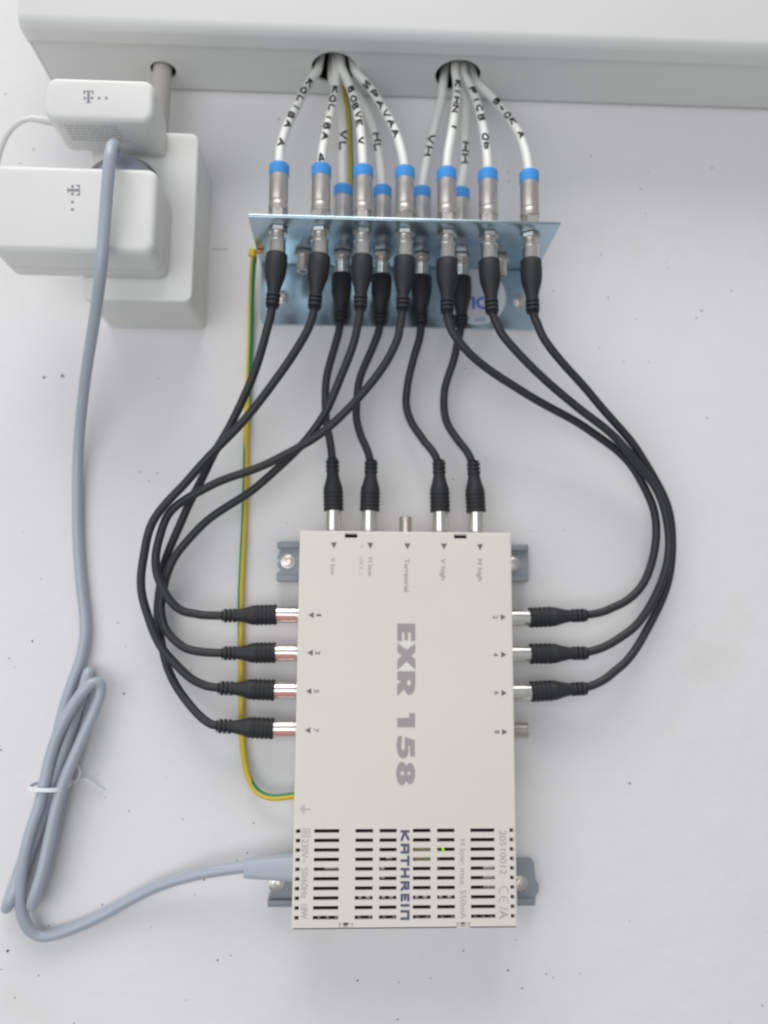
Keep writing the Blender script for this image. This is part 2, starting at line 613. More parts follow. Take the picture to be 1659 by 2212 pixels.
# sides of the housing: four walls and the back
for (n, lo, hi) in [('side_wall', (-W2, -TH + .0002, -H2), (-W2 + .002, -.004, H2)), ('side_wall', (W2 - .002, -TH + .0002, -H2), (W2, -.004, H2)),
                    ('end_wall', (-W2 + .002, -TH + .0002, H2 - .002), (W2 - .002, -.004, H2)), ('end_wall', (-W2 + .002, -TH + .0002, -H2), (W2 - .002, -.004, -H2 + .002))]:
    box(n, lo, hi, sw, 'housing')
box('back_plate', (-W2 + .001, -.0045, -H2 + .001), (W2 - .001, -.0005, H2 - .001), sw, 'ear')
board = box('circuit_board', (-W2 + .003, -.030, -H2 + .004), (W2 - .003, -.028, H2 - .004), sw, 'board')


def comp(name, xa, xb, ya, yb, d0, d1, material, bev=0.0006):
    p, q = zx(xa, yb), zx(xb, ya)
    return box(name, (p[0], -d1, p[1]), (q[0], -d0, q[1]), board, material, bev)


comp('capacitor', 888, 932, 1831, 1865, .030, .0425, 'tan')
comp('coil', 700, 740, 1873, 1882, .030, .0420, 'fin')
comp('coil', 822, 832, 1868, 1902, .030, .0425, 'fin')
comp('coil', 1046, 1074, 1870, 1925, .030, .0420, 'fin')
comp('coil', 834, 848, 1852, 1860, .030, .0420, 'fin')
comp('coil', 940, 952, 1810, 1885, .030, .041, 'tan')
for k, xa in enumerate([774, 790, 825, 841, 897, 914, 949, 967]):
    comp('heat_sink_fin', xa, xa + 8 + (k % 2) * 2, 1933, 1945, .030, .0428, 'fin')
for k, xa in enumerate([684, 703, 722, 772, 795, 826, 848, 898, 920, 952, 975, 1024, 1042, 1060]):
    comp('heat_sink_fin', xa, xa + 9, 1981, 1990, .030, .0428, 'fin', .0015)
p = at(958, 1837.5, .0415)
lathe('indicator_lamp', (p.x, -.036, p.z), (0, -1, 0), [(0, .0009), (.004, .0009), (.0046, .0007), (.0049, 0)], board, 'led', 14)
# snap hooks in the two lower clip openings and the two upper ones
for (xa, xb, ya, yb, up) in [(746, 771, 1152, 1161, 1), (982, 1007, 1154, 1162, 1), (733, 742, 1993, 2004, 0), (752, 761, 1993, 2004, 0), (987, 996, 1992, 2004, 0), (1005, 1014, 1992, 2004, 0)]:
    p, q = zx(xa, yb), zx(xb, ya)
    box('clip', (p[0], -(.040 if up else .0440), p[1] - .0004), (q[0], -.036, q[1] + .0004), sw, 'dark' if up else 'housing')

# mounting ears with screws
def ear(loop, d, ridges, scr, notch=None):
    e = link('mounting_ear', loops_mesh('mounting_ear', px_loops([loop], d / 2 + .0005), d - .001, d / 2 + .0005), sw, 'ear')
    for (xa, xb, ya, yb) in ridges:
        p, q = at(xa, yb, d), at(xb, ya, d)
        box('ridge', (p.x, -d - .0035, p.z), (q.x, -d + .0005, q.z), e, 'ear', .0006)
    c = at(scr[0], scr[1], d)
    s = lathe('screw', (c.x, -d + .0003, c.z), (0, -1, 0), [(0, .0052), (.0008, .0052), (.0010, .0048), (.0010, .0041), (.0020, .0040), (.0024, .0034), (.0025, .0018), (.0008, .0015), (.0008, 0)], e, 'dullmetal', 24)
    return e


ear([(600, 1172), (648, 1172), (648, 1256), (599, 1256), (599, 1240), (607, 1233), (603, 1226), (600, 1219), (606, 1212), (600, 1205), (604, 1196), (608, 1190), (600, 1184)],
    .012, [(601, 647, 1172.5, 1184), (600, 647, 1243, 1255.5)], (622, 1213))
ear([(1100, 1178), (1138, 1178), (1138, 1257), (1100, 1257)], .012, [(1101, 1137.5, 1178.5, 1190), (1101, 1137.5, 1246, 1256.5)], (1109, 1217))
ear([(590, 1865), (640, 1865), (640, 1953), (580, 1953), (580, 1936), (591, 1922), (583, 1912), (586, 1900), (583, 1890)],
    .012, [(581, 639, 1941, 1952.5)], (598, 1906))
ear([(1105, 1858), (1150, 1858), (1152, 1894), (1160, 1904), (1160, 1920), (1153, 1930), (1152, 1950), (1105, 1950)], .012, [(1106, 1151, 1939, 1949.5)], (1124, 1908))

# ports: a threaded socket at each connection
PORT_D = 0.022
def port(x, y, ax, L, parent=sw, r=.0048):
    p = at(x, y, PORT_D)
    prof = [(-.002, r + .0012), (.0012, r + .0012), (.0012, r)]
    n = int(L / .0009)
    for i in range(n):
        h = .0014 + (L - .0022) * i / n
        prof += [(h, r), (h + .00045, r - .0003)]
    prof += [(L - .0006, r), (L, r - .0005), (L, .0030), (L - .002, .0030), (L - .002, 0)]
    if abs(ax[0]) > .5:
        p0 = Vector((W2 * (1 if ax[0] > 0 else -1), -PORT_D, p.z))
    else:
        p0 = Vector((p.x, -PORT_D, H2))
    return lathe('port', p0, ax, prof, parent, 'dullmetal', 24)


TOPX = [720, 798, 876, 951, 1029]
for x in TOPX:
    port(x, 1149, (0, 0, 1), .0132 if x == 876 else .006)
LY = [1328, 1410, 1491, 1574]
RY = [1334, 1412, 1494, 1577]
for y in LY:
    port(640, y, (-1, 0, 0), .006)
for i, y in enumerate(RY):
    port(1112, y, (1, 0, 0), .0145 if i == 3 else .006, r=.0054 if i == 3 else .0048)

# printing on the cover
DP = DF + 0.00012


def g(loop):   # letters measured on an enlarged reading of the photo
    return [(x / 3.03 * .54 + 810, y / 3.03 * .54 + 1323) for x, y in loop]


E_ = [(270, 135), (488, 135), (488, 345), (435, 345), (435, 240), (400, 240), (400, 335), (358, 335), (358, 240), (325, 240), (325, 345), (270, 345)]
X_ = [(272, 372), (330, 420), (392, 452), (488, 378), (488, 480), (438, 525), (488, 566), (488, 690), (385, 594), (272, 694), (272, 568), (332, 525), (272, 484)]
R_ = [(270, 715), (488, 715), (488, 880), (478, 945), (450, 990), (415, 1000), (385, 985), (352, 930), (270, 1012), (270, 870), (322, 832), (270, 818)]
Rh = [(385, 850), (395, 822), (410, 815), (428, 825), (436, 850), (428, 880), (410, 890), (393, 880)]
N1 = [(270, 1280), (415, 1275), (415, 1220), (485, 1220), (485, 1390), (270, 1390)]
N5 = [(280, 1500), (330, 1500), (318, 1600), (322, 1655), (340, 1672), (358, 1655), (362, 1600), (358, 1510), (482, 1545), (482, 1745), (428, 1745), (424, 1622),
      (402, 1612), (410, 1680), (395, 1735), (365, 1765), (330, 1770), (290, 1742), (268, 1680), (260, 1600)]
N8 = []
for i in range(64):
    t = 2 * math.pi * i / 64
    # outline of two overlapping lobes
    best = 0
    for (cx, rx, ry) in ((325, 68, 143), (425, 62, 130)):
        for s in range(160):
            rr = s * 1.2
            X, Y = 378 + math.cos(t) * rr, 1952 + math.sin(t) * rr
            if ((X - cx) / rx) ** 2 + ((Y - 1952) / ry) ** 2 <= 1:
                best = max(best, rr)
    N8.append((378 + math.cos(t) * best, 1952 + math.sin(t) * best))
c8 = lambda cx, r: [(cx + r * math.cos(2 * math.pi * i / 16), 1948 + r * 1.1 * math.sin(2 * math.pi * i / 16)) for i in range(16)]
link('model_lettering', loops_mesh('model_lettering', px_loops([g(l) for l in (E_, X_, R_, Rh, N1, N5, N8, c8(330, 24), c8(410, 20))], DP), .0001, DP), cover, 'print')
# light arrowheads between the letters of the model name
for nm, tri in (('arrow_mark', [(290, 352), (485, 352), (392, 446)]), ('arrow_mark', [(283, 704), (484, 704), (385, 602)])):
    link(nm, loops_mesh(nm, px_loops([g(tri)], DP), .0001, DP), cover, 'arrow_light')

segs = []
seg_n = [0]


def strokes_px(bm, polys, fx, th, d):
    """thick straight strokes on the cover; fx maps (u, v) to photo x, y"""
    for pl in polys:
        for (a, b) in zip(pl[:-1], pl[1:]):
            pa, pb = at(*fx(a), d), at(*fx(b), d)
            t = (pb - pa)
            if t.length < 1e-6:
                continue
            t.normalize()
            n = Vector((-t.z, 0, t.x))
            seg_n[0] += 1
            off = Vector((0, -0.000004 * (seg_n[0] % 12), 0))
            q = [pa - t * th / 2 - n * th / 2, pb + t * th / 2 - n * th / 2, pb + t * th / 2 + n * th / 2, pa - t * th / 2 + n * th / 2]
            bm.faces.new([bm.verts.new(v + off) for v in q])


KA = [('K', 390, 515), ([[(0, 0), (0, 1), (1, 1), (1, 0)], [(0, .42), (1, .42)]], 540, 650), ('T', 670, 785), ('H', 808, 918), ('R', 955, 1065), ('E', 1095, 1185),
      ([[(.5, 0), (.5, 1)]], 1195, 1250), ([[(0, 0), (0, 1), (1, 1), (1, 0)]], 1275, 1383)]
bm = bmesh.new()
for (k, ya, yb) in KA:
    pl = ST[k] if isinstance(k, str) else k
    tp = 14
    fx = lambda uv: ((20 + uv[1] * 72) * .1953 + 864, (ya + tp + uv[0] * (yb - ya - 2 * tp)) * .1953 + 1717)
    strokes_px(bm, pl, fx, .00165, DP)
link('maker_lettering', bm_mesh(bm, 'maker_lettering', False), cover, 'print_navy')
# input names
text_print('lettering', 'V low', 715, 724.5, 1204, 1242, DP, cover, 'print', .012)
text_print('lettering', 'H low', 795.5, 805, 1204, 1245, DP, cover, 'print', .012)
text_print('lettering', '(18 V...)', 777, 784, 1204, 1241, DP, cover, 'print_pale')
text_print('lettering', '+', 778, 786, 1177, 1183, DP, cover, 'print')
text_print('lettering', 'Terrestrial', 873.5, 884, 1207, 1278, DP, cover, 'print', .012)
text_print('lettering', 'V high', 953, 963, 1206, 1253, DP, cover, 'print', .012)
text_print('lettering', 'H high', 1032, 1042, 1208, 1255, DP, cover, 'print', .012)
for (x, y) in [(721, 1178), (800, 1179), (880, 1180), (959, 1180.5), (1037, 1182)]:
    link('arrow_mark', loops_mesh('arrow_mark', px_loops([[(x - 6.5, y - 6.5), (x + 6.5, y - 6.5), (x, y + 6.5)]], DP), .0001, DP), cover, 'print_dark')
for (x, y, xd, n) in [(672, 1328.5, 689, '1'), (670, 1410, 686.5, '3'), (667, 1493, 684, '5'), (665, 1577.5, 683, '7')]:
    link('arrow_mark', loops_mesh('arrow_mark', px_loops([[(x + 5.5, y - 6.5), (x + 5.5, y + 6.5), (x - 6, y)]], DP), .0001, DP), cover, 'print_dark')
    text_print('lettering', n, xd - 5.5, xd + 5.5, y - (2 if n == '1' else 3.5), y + (2.5 if n == '1' else 3.5), DP, cover, 'print_dark', .01)
for (x, y, xd, n) in [(1087, 1333, 1070.6, '2'), (1088, 1414, 1071, '4'), (1089, 1497, 1073, '6'), (1090, 1581, 1074, '8')]:
    link('arrow_mark', loops_mesh('arrow_mark', px_loops([[(x - 5.5, y - 6.5), (x - 5.5, y + 6.5), (x + 6, y)]], DP), .0001, DP), cover, 'print_dark')
    text_print('lettering', n, xd - 5.5, xd + 5.5, y - 3.5, y + 3.5, DP, cover, 'print_dark', .01)
text_print('lettering', '230V~', 652, 667, 1813, 1864, DP, cover, 'print_pale')
text_print('lettering', '50/60Hz', 651, 666, 1875, 1940, DP, cover, 'print_pale')
text_print('lettering', '18W', 650, 665, 1954, 1985, DP, cover, 'print_pale')
text_print('lettering', 'H low: max. 550mA', 993, 1006.5, 1813, 1985, DP, cover, 'print_pale')
text_print('lettering', '20510012', 1079, 1093.5, 1794, 1889, DP, cover, 'print_pale')
text_print('lettering', '/A', 1078, 1098, 1959, 1985, DP, cover, 'print_pale')
bm = bmesh.new()   # CE mark, double insulation square, earth sign
ce = lambda cy: [[(1098 - 20 * (0.5 + .5 * math.cos(math.radians(t))), cy + 10 - 14 * math.sin(math.radians(t))) for t in range(0, 181, 20)]]
strokes_px(bm, ce(1919), lambda p: p, .0005, DP)
strokes_px(bm, ce(1940) + [[(1088, 1936), (1088, 1948)]], lambda p: p, .0005, DP)
strokes_px(bm, [[(653, 1791), (669, 1791), (669, 1807), (653, 1807), (653, 1791)], [(658, 1796), (664, 1796), (664, 1802), (658, 1802), (658, 1796)]], lambda p: p, .0004, DP)
link('safety_marks', bm_mesh(bm, 'safety_marks', False), cover, 'print_pale')
bm = bmesh.new()
strokes_px(bm, [[(656.5, 1737), (656.5, 1759)], [(653, 1741), (653, 1754.5)], [(649.5, 1744), (649.5, 1751)], [(657, 1748), (670, 1748)]], lambda p: p, .0004, DP)
link('earth_sign', bm_mesh(bm, 'earth_sign', False), cover, 'print')

# ================================================================== CONNECTOR BRACKET
ZF = 0.345
br = thing('connector_bracket', (-.003, 0, .29), 'galvanised steel angle bracket holding two rows of coax couplers', 'bracket')
BX0, BX1 = -.1123, .1063
bm = bmesh.new()
add_box(bm, (BX0, -0.075, ZF), (BX1, -0.0005, ZF + .0022), .0005)
link('flange', bm_mesh(bm, 'flange'), br, 'galv')
pz = 0.2963
r_ = .004
lo = [(BX0 + .001, ZF - .0002), (BX0 + .001, pz + r_)] + [(BX0 + .001 + r_ - r_ * math.cos(math.radians(t)), pz + r_ - r_ * math.sin(math.radians(t))) for t in (0, 30, 60, 90)] + \
     [(BX1 - r_ - r_ * math.cos(math.radians(t)), pz + r_ - r_ * math.sin(math.radians(t))) for t in (90, 120, 150, 180)] + [(BX1, ZF - .0002)]
plate = link('back_plate', loops_mesh('back_plate', [lo], .0022, .0016), br, 'galv')
for (x, y) in [(609, 641), (1123, 650)]:
    c = at(x, y, .003)
    lathe('screw', (c.x, -.0027, c.z), (0, -1, 0), [(0, .0052), (.0008, .0052), (.0010, .0048), (.0010, .0041), (.0020, .0040), (.0024, .0034), (.0025, .0018), (.0008, .0015), (.0008, 0)], plate, 'dullmetal', 24)
# round maker's sticker on the plate
c = at(1029, 640, .0029)
stk = link('sticker', loops_mesh('sticker', [circle(c.x, c.z, .0235)], .0001, .00285), plate, 'sticker')
me = text_mesh('TIC', 'lettering', .03)
k = .0135
us = [v.co.x for v in me.vertices]
o1 = at(1019, 666, .003)
for v in me.vertices:
    v.co = Vector((o1.x + (v.co.x - .62) * k, -.00305, o1.z + v.co.y * k))
link('lettering', me, stk, 'print_blue')
bm = bmesh.new()
for i in range(11):
    t = math.radians(225 + i * 9)
    p = Vector((c.x + math.cos(t) * .0195, -.00305, c.z + math.sin(t) * .0195))
    e1 = Vector((-math.sin(t), 0, math.cos(t))) * .0011
    e2 = Vector((math.cos(t), 0, math.sin(t))) * .0012
    if i in (4, 8):
        continue
    for (a0, a1, b0, b1) in ((-1, -.5, -1, 1), (-.5, .8, .4, .95), (-.5, .5, -.9, -.4)):
        bm.faces.new([bm.verts.new(p + e1 * u + e2 * w) for u, w in ((a0, b0), (a1, b0), (a1, b1), (a0, b1))])
link('rim_lettering', bm_mesh(bm, 'rim_lettering', False), stk, 'print_blue')

DFR, DRE = 0.060, 0.025
xa, xb = at(600, 490, DFR).x, at(1145.5, 505, DFR).x
FX = [xa + (xb - xa) * i / 6 for i in range(7)]
RX = [FX[0] + (FX[1] - FX[0]) * (.5 + i) for i in range(6)]
RX[0] += .001


def coupler(x, d, nut=True):
    hexp = [(0, 0), (0, .0066), (.0004, .0070), (.0030, .0070), (.0034, .0066), (.0034, 0)]
    c = lathe('coupler', (x, -d, ZF - .0003), (0, 0, -1), [(0, .0046)] + [q for i in range(9) for q in ((.0036 + i * .0012, .0047), (.0042 + i * .0012, .0043))] + [(.0148, .0046), (.0154, .0042), (.0154, .0030), (.0130, .0030), (.0130, 0)], br, 'dullmetal', 20)
    bm = bmesh.new()
    aa = random.uniform(0, 1.05)
    add_lathe(bm, (x, -d, ZF - .0004), (0, 0, -1), hexp, 6, (math.sin(aa), -math.cos(aa), 0))
    link('hex_nut', bm_mesh(bm, 'hex_nut'), c, 'dullmetal', 20)


for x in FX:
    coupler(x, DFR)
for x in RX:
    coupler(x, DRE)

# ================================================================== BLACK PATCH LEADS
def boot_profile(ribs=True, L=.0385):
    P = [(0, .0058), (0, .0070)]
    n = 5 if ribs else 0
    for i in range(n):                                   # grip ribs
        h = .0006 + i * .0030
        P += [(h, .0068), (h + .0004, .0074), (h + .0016, .0074), (h + .0020, .0068)]
    if not ribs:
        P = [(0, .0060), (0, .0071), (.0006, .0076), (.0080, .0078), (.0130, .0076)]
    P += [(.0165, .0071), (.0190, .0064), (.0220, .0055), (.0255, .0047), (.0280, .0043), (.0290, .0043)]
    h = .0290
    for i in range(3):                                   # strain relief grooves
        P += [(h, .0049), (h + .0018, .0049), (h + .0018, .0033), (h + .0031, .0033)]
        h += .0031
    P += [(L, .0045), (L + .0002, .0034), (L + .0002, .0)]
    return P


def metal_sleeve(p0, axis, L, cord, red=False):
    """push-on sleeve of a plug, collar at the port end"""
    bm = bmesh.new()
    prof = [(0, .0050), (0, .0063), (.0010, .0063), (.0013, .0056), (.0018, .0055), (.0022, .0059), (L, .0059), (L, 0)]
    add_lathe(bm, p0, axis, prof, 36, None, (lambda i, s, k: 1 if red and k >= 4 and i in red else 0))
    me = bm_mesh(bm, 'sleeve')
    me.materials.append(MAT['nickel'])
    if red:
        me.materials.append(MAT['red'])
    s = link('sleeve', me, cord)
    return s


GROUP_B = 'black coax patch leads between bracket and multiswitch'


def plug(tw, p_port, axis, L_sleeve, end, red=False, ribs=True):
    """sleeve at p_port pointing along axis, boot bends towards `end`"""
    a = Vector(axis).normalized()
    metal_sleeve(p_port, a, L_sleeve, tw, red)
    pb = Vector(p_port) + a * (L_sleeve - .0006)
    d = (Vector(end) - pb)
    Lb = d.length
    d.normalize()
    lathe('plug_boot', pb, d, [(h * Lb / .0387, r) for h, r in boot_profile(ribs)], tw, 'boot', 28)
    return pb + d * (Lb - .001), d


def lead(label, start_x, start_d, end1, pix, endport, axis, end2, r=.0030, red=False, z0=None):
    """one patch lead: plug under the bracket, cord, plug at the switch"""
    p0 = Vector((start_x, -start_d, ZF - .0085))
    tw = thing('patch_lead', p0, label, 'cable', GROUP_B)
    e1 = at(end1[0], end1[1], start_d)
    dist = (e1 - p0).length
    q0, d0 = plug(tw, p0, (0, 0, -1), max(.010, dist - .0387), e1, False, False)
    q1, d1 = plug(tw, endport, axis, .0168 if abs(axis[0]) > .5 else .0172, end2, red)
    W, S = path(pix, 8)
    W = [q0 - d0 * .004, q0 + d0 * .004] + W + [q1 + d1 * .005, q1 - d1 * .004]
    Wp = catmull(W, 3)
    ph = random.uniform(0, 6)
    n_ = len(Wp)
    Wp = [w + Vector((math.sin(ph + i * .11), 0, math.cos(ph * 2 + i * .13))) * .00035 * min(1, i / 12, (n_ - 1 - i) / 12) for i, w in enumerate(Wp)]
    W = smooth(Wp, 14)
    tube('cord', W, r, tw, 'black', 14)


def c4(l):
    return [(x * .3906 + 243, y * .3906 + 648, d) for x, y, d in l]


def c8x(l):
    return [(x * .4231 + 810, y * .4231 + 648, d) for x, y, d in l]


def lport(y):
    p = at(640, y, PORT_D)
    return Vector((-W2 - .0005, -PORT_D, p.z))


def rport(y):
    p = at(1112, y, PORT_D)
    return Vector((W2 + .0005, -PORT_D, p.z))


def tport(x):
    p = at(x, 1149, PORT_D)
    return Vector((p.x, -PORT_D, H2 + .0005))


RED = (31, 32, 33, 34)  # sleeve facets that carry the painted red reflection
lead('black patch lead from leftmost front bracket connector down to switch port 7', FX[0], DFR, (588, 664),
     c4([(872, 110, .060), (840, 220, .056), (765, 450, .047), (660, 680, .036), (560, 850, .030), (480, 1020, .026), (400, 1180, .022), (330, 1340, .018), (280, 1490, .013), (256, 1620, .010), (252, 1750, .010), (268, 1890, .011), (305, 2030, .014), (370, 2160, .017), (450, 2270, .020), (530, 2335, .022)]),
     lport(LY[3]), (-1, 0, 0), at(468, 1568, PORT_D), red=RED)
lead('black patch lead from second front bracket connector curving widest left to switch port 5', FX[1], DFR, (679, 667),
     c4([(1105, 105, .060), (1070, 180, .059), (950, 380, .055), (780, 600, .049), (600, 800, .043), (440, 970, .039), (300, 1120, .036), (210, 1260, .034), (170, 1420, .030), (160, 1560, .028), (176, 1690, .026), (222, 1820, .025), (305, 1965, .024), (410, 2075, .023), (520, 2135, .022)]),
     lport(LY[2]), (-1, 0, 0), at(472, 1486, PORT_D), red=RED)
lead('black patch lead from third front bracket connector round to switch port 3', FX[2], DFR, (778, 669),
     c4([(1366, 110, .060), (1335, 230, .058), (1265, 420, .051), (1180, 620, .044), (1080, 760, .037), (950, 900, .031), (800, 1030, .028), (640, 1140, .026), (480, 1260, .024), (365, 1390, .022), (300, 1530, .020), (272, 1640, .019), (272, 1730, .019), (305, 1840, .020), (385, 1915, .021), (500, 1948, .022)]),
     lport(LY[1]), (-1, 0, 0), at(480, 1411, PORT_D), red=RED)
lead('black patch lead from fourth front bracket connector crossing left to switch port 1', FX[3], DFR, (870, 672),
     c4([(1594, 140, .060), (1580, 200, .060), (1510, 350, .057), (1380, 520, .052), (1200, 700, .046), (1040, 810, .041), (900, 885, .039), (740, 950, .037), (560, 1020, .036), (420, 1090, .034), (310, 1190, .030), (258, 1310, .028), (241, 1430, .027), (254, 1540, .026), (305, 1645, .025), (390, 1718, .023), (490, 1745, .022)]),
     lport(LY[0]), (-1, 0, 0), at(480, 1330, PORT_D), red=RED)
lead('black patch lead from fifth front bracket connector curving right to switch port 2', FX[4], DFR, (966, 676),
     c8x([(372, 105, .060), (395, 160, .059), (470, 260, .056), (600, 370, .050), (760, 470, .044), (930, 570, .038), (1090, 660, .033), (1230, 765, .029), (1340, 890, .025), (1410, 1030, .022), (1435, 1170, .020), (1425, 1300, .019), (1372, 1440, .020), (1280, 1540, .021), (1170, 1592, .022)]),
     rport(RY[0]), (1, 0, 0), at(1267, 1329, PORT_D))
lead('black patch lead from sixth front bracket connector curving right to switch port 4', FX[5], DFR, (1063, 677),
     c8x([(615, 105, .060), (650, 175, .059), (740, 280, .056), (880, 420, .051), (1040, 550, .045), (1200, 680, .040), (1320, 805, .036), (1415, 935, .032), (1478, 1065, .029), (1500, 1200, .026), (1487, 1360, .024), (1430, 1520, .023), (1335, 1655, .022), (1210, 1755, .022)]),
     rport(RY[1]), (1, 0, 0), at(1269, 1411, PORT_D))
lead('black patch lead from rightmost front bracket connector sweeping outermost to switch port 6', FX[6], DFR, (1151, 676),
     c8x([(822, 105, .060), (860, 190, .058), (960, 325, .053), (1100, 480, .046), (1220, 620, .040), (1340, 770, .033), (1440, 930, .026), (1500, 1085, .022), (1520, 1240, .018), (1503, 1400, .016), (1452, 1560, .017), (1370, 1720, .019), (1275, 1850, .021), (1190, 1930, .022)]),
     rport(RY[2]), (1, 0, 0), at(1267, 1487, PORT_D))
lead('short black patch lead from rear bracket row to the V low input', RX[1], DRE, (735, 699),
     c4([(1250, 190, .025), (1215, 300, .022), (1185, 440, .017), (1175, 560, .014), (1183, 660, .014), (1202, 780, .017)]),
     tport(720), (0, 0, 1), at(718, 991, PORT_D))
lead('short black patch lead from rear bracket row to the H low input', RX[2], DRE, (821, 702),
     c4([(1470, 190, .025), (1430, 280, .022), (1375, 420, .017), (1350, 540, .014), (1350, 650, .014), (1382, 780, .018)]),
     tport(798), (0, 0, 1), at(802, 994, PORT_D))
lead('short black patch lead from rear bracket row to the V high input', RX[3], DRE, (910, 703),
     c8x([(228, 190, .025), (200, 300, .022), (165, 430, .016), (160, 530, .014), (190, 630, .014), (260, 740, .018)]),
     tport(951), (0, 0, 1), at(948, 994, PORT_D))
lead('short black patch lead from rear bracket row to the H high input', RX[4], DRE, (997, 707),
     c8x([(425, 200, .025), (400, 310, .022), (360, 450, .016), (350, 550, .014), (375, 640, .014), (440, 740, .018)]),
     tport(1029), (0, 0, 1), at(1022, 996, PORT_D))

# ================================================================== WHITE COAX CABLES
GROUP_W = 'white coax cables between duct and bracket'


def coax(label, x, d, zt, pix, word, ya, yb, big=False, hole=None, ends=(0, 0)):
    """zt: top of the blue ring; pix: readings upward from the connector to the duct"""
    t = thing('coax_cable', (x, -d, ZF + .0024), label, 'cable', GROUP_W)
    base = ZF + .0024
    L = zt - base
    con = lathe('connector_body', (x, -d, base), (0, 0, 1),
                [(0, .0050), (.002, .0056), (.0026, .0054)] + [(.0100, .0056), (.0106, .0069), (.0122, .0071), (.0150, .0069), (.0172, .0064), (.0180, .0068), (L - .0074, .0068), (L - .0074, 0)],
                t, 'dullmetal', 32)
    bm = bmesh.new()
    aa = random.uniform(0, 1.05)
    add_lathe(bm, (x, -d, base + .0006), (0, 0, 1), [(0, .0050), (0, .0064), (.0005, .0069), (.0092, .0069), (.0097, .0065), (.0097, .0050)], 6, (math.sin(aa), -math.cos(aa), 0))
    link('hex_nut', bm_mesh(bm, 'hex_nut'), con, 'dullmetal', 20)
    lathe('blue_ring', (x, -d, base + L - .0086), (0, 0, 1), [(0, .0060), (0, .0070), (.0004, .0072), (.0079, .0072), (.0086, .0065), (.0086, .0035), (.0086, 0)], t, 'blue', 32)
    W0 = [Vector((x, -d, zt - .004)), Vector((x, -d, zt + .001))]
    dd = [p for p in pix]
    h = atz(pix[-1][0], pix[-1][1], ZD)
    d_end = -h.y
    n = len(dd)
    full = []
    for i, p in enumerate(dd):
        s = (i + 1) / n
        e = s * s * (3 - 2 * s)
        full.append((p[0], p[1], d + (d_end - d) * e))
    W, S = path(full, 6)
    hw = holes[hole][0]
    up = Vector((h.x * .6 + hw.x * .4, h.y, ZD + .035))
    W = W0 + W + [Vector((h.x, h.y, ZD + .006)), up]
    W = smooth(catmull(W, 3), 10)
    R = .0034
    tube('sheath', W, R, t, 'coax', 16)
    # handwriting along the sheath, read downwards
    D = [w for w in W][::-1]
    acc = [0]
    for i in range(1, len(D)):
        acc.append(acc[-1] + (D[i] - D[i - 1]).length)

    def pixy(w):
        v = w - CAM
        return 1106 - 1659 * v.dot(UP) / v.dot(FWD)
    ys = [pixy(w) for w in D]
    sa = next(acc[i] for i in range(len(D)) if ys[i] >= ya)
    sb = next(acc[i] for i in range(len(D)) if ys[i] >= yb)

    def pt(s, a):
        i = max(j for j in range(len(acc) - 1) if acc[j] <= s)
        f = (s - acc[i]) / max(1e-9, acc[i + 1] - acc[i])
        P = D[i].lerp(D[i + 1], f)
        tt = (D[min(i + 2, len(D) - 1)] - D[max(i - 1, 0)]).normalized()
        nn = Vector((0, -.82, -.57))
        nn = (nn - tt * nn.dot(tt)).normalized()
        bb = nn.cross(tt)
        if bb.x < 0:
            bb = -bb
        return P + (nn * math.cos(a) + bb * math.sin(a)) * (R + .00005)
    bm = bmesh.new()
    cells = len(word)
    step = (sb - sa) / cells
    rnd = random.Random(word + label)
    for i, ch in enumerate(word):
        if ch == ' ':
            continue
        vh = 1.15 if not big else 1.5
        sk = rnd.uniform(-.15, .15)
        off = rnd.uniform(-.15, .15)
        for pl in ST[ch]:
            fine = []
            for (p, q) in zip(pl[:-1], pl[1:]):
                for k in range(4):
                    fine.append((p[0] + (q[0] - p[0]) * k / 4, p[1] + (q[1] - p[1]) * k / 4))
            fine.append(pl[-1])
            ww = [pt(sa + step * (i + .12 + .70 * min(1, max(0, u + sk * v))), (v - .5 + off + rnd.uniform(-.05, .05)) * vh) for u, v in fine]
            add_tube(bm, ww, [(.00062 + .00028 * rnd.random()) for _ in ww], 6)
    link('handwriting', bm_mesh(bm, 'handwriting'), t, 'ink')


coax('white coax cable first from left in the front row, curving far left', FX[0], DFR, .3930, [(604, 325), (618, 278), (642, 228), (668, 178), (688, 150)], 'KOLIBA A', 176, 325, hole=1)
coax('white coax cable second from left in the front row, ending in the left hole', FX[1], DFR, .3930, [(696, 330), (705, 285), (716, 235), (725, 188), (726, 150)], 'KOLIBA 4', 193, 358, hole=1)
coax('white coax cable third from left in the front row, nearly straight upward', FX[2], DFR, .3930, [(783, 330), (779, 282), (769, 228), (752, 178), (736, 143)], 'BOBVE V', 192, 322, hole=1)
coax('white coax cable fourth from left in the front row, slanting left to its hole', FX[3], DFR, .3930, [(868, 330), (855, 288), (831, 240), (801, 192), (764, 152)], 'SPAVAA', 178, 305, hole=1)
coax('white coax cable fifth in the front row, straightest into the right hole', FX[4], DFR, .3930, [(968, 330), (977, 278), (985, 220), (987, 180), (983, 152)], 'KIHN I', 180, 290, hole=2)
coax('white coax cable sixth in the front row, slanting left into the right hole', FX[5], DFR, .3930, [(1052, 335), (1046, 290), (1036, 242), (1020, 196), (1001, 160)], 'PICB Ob', 192, 333, hole=2)
coax('white coax cable at far right of the front row, slanting most', FX[6], DFR, .3930, [(1137, 335), (1123, 295), (1099, 255), (1067, 215), (1024, 175)], 'B-OK A', 218, 308, hole=2)
coax('white coax cable marked VL in the rear row, going to the left hole', RX[1], DRE, .3985, [(739, 355), (741, 305), (738, 245), (730, 200), (716, 168)], 'VL', 285, 335, True, hole=1)
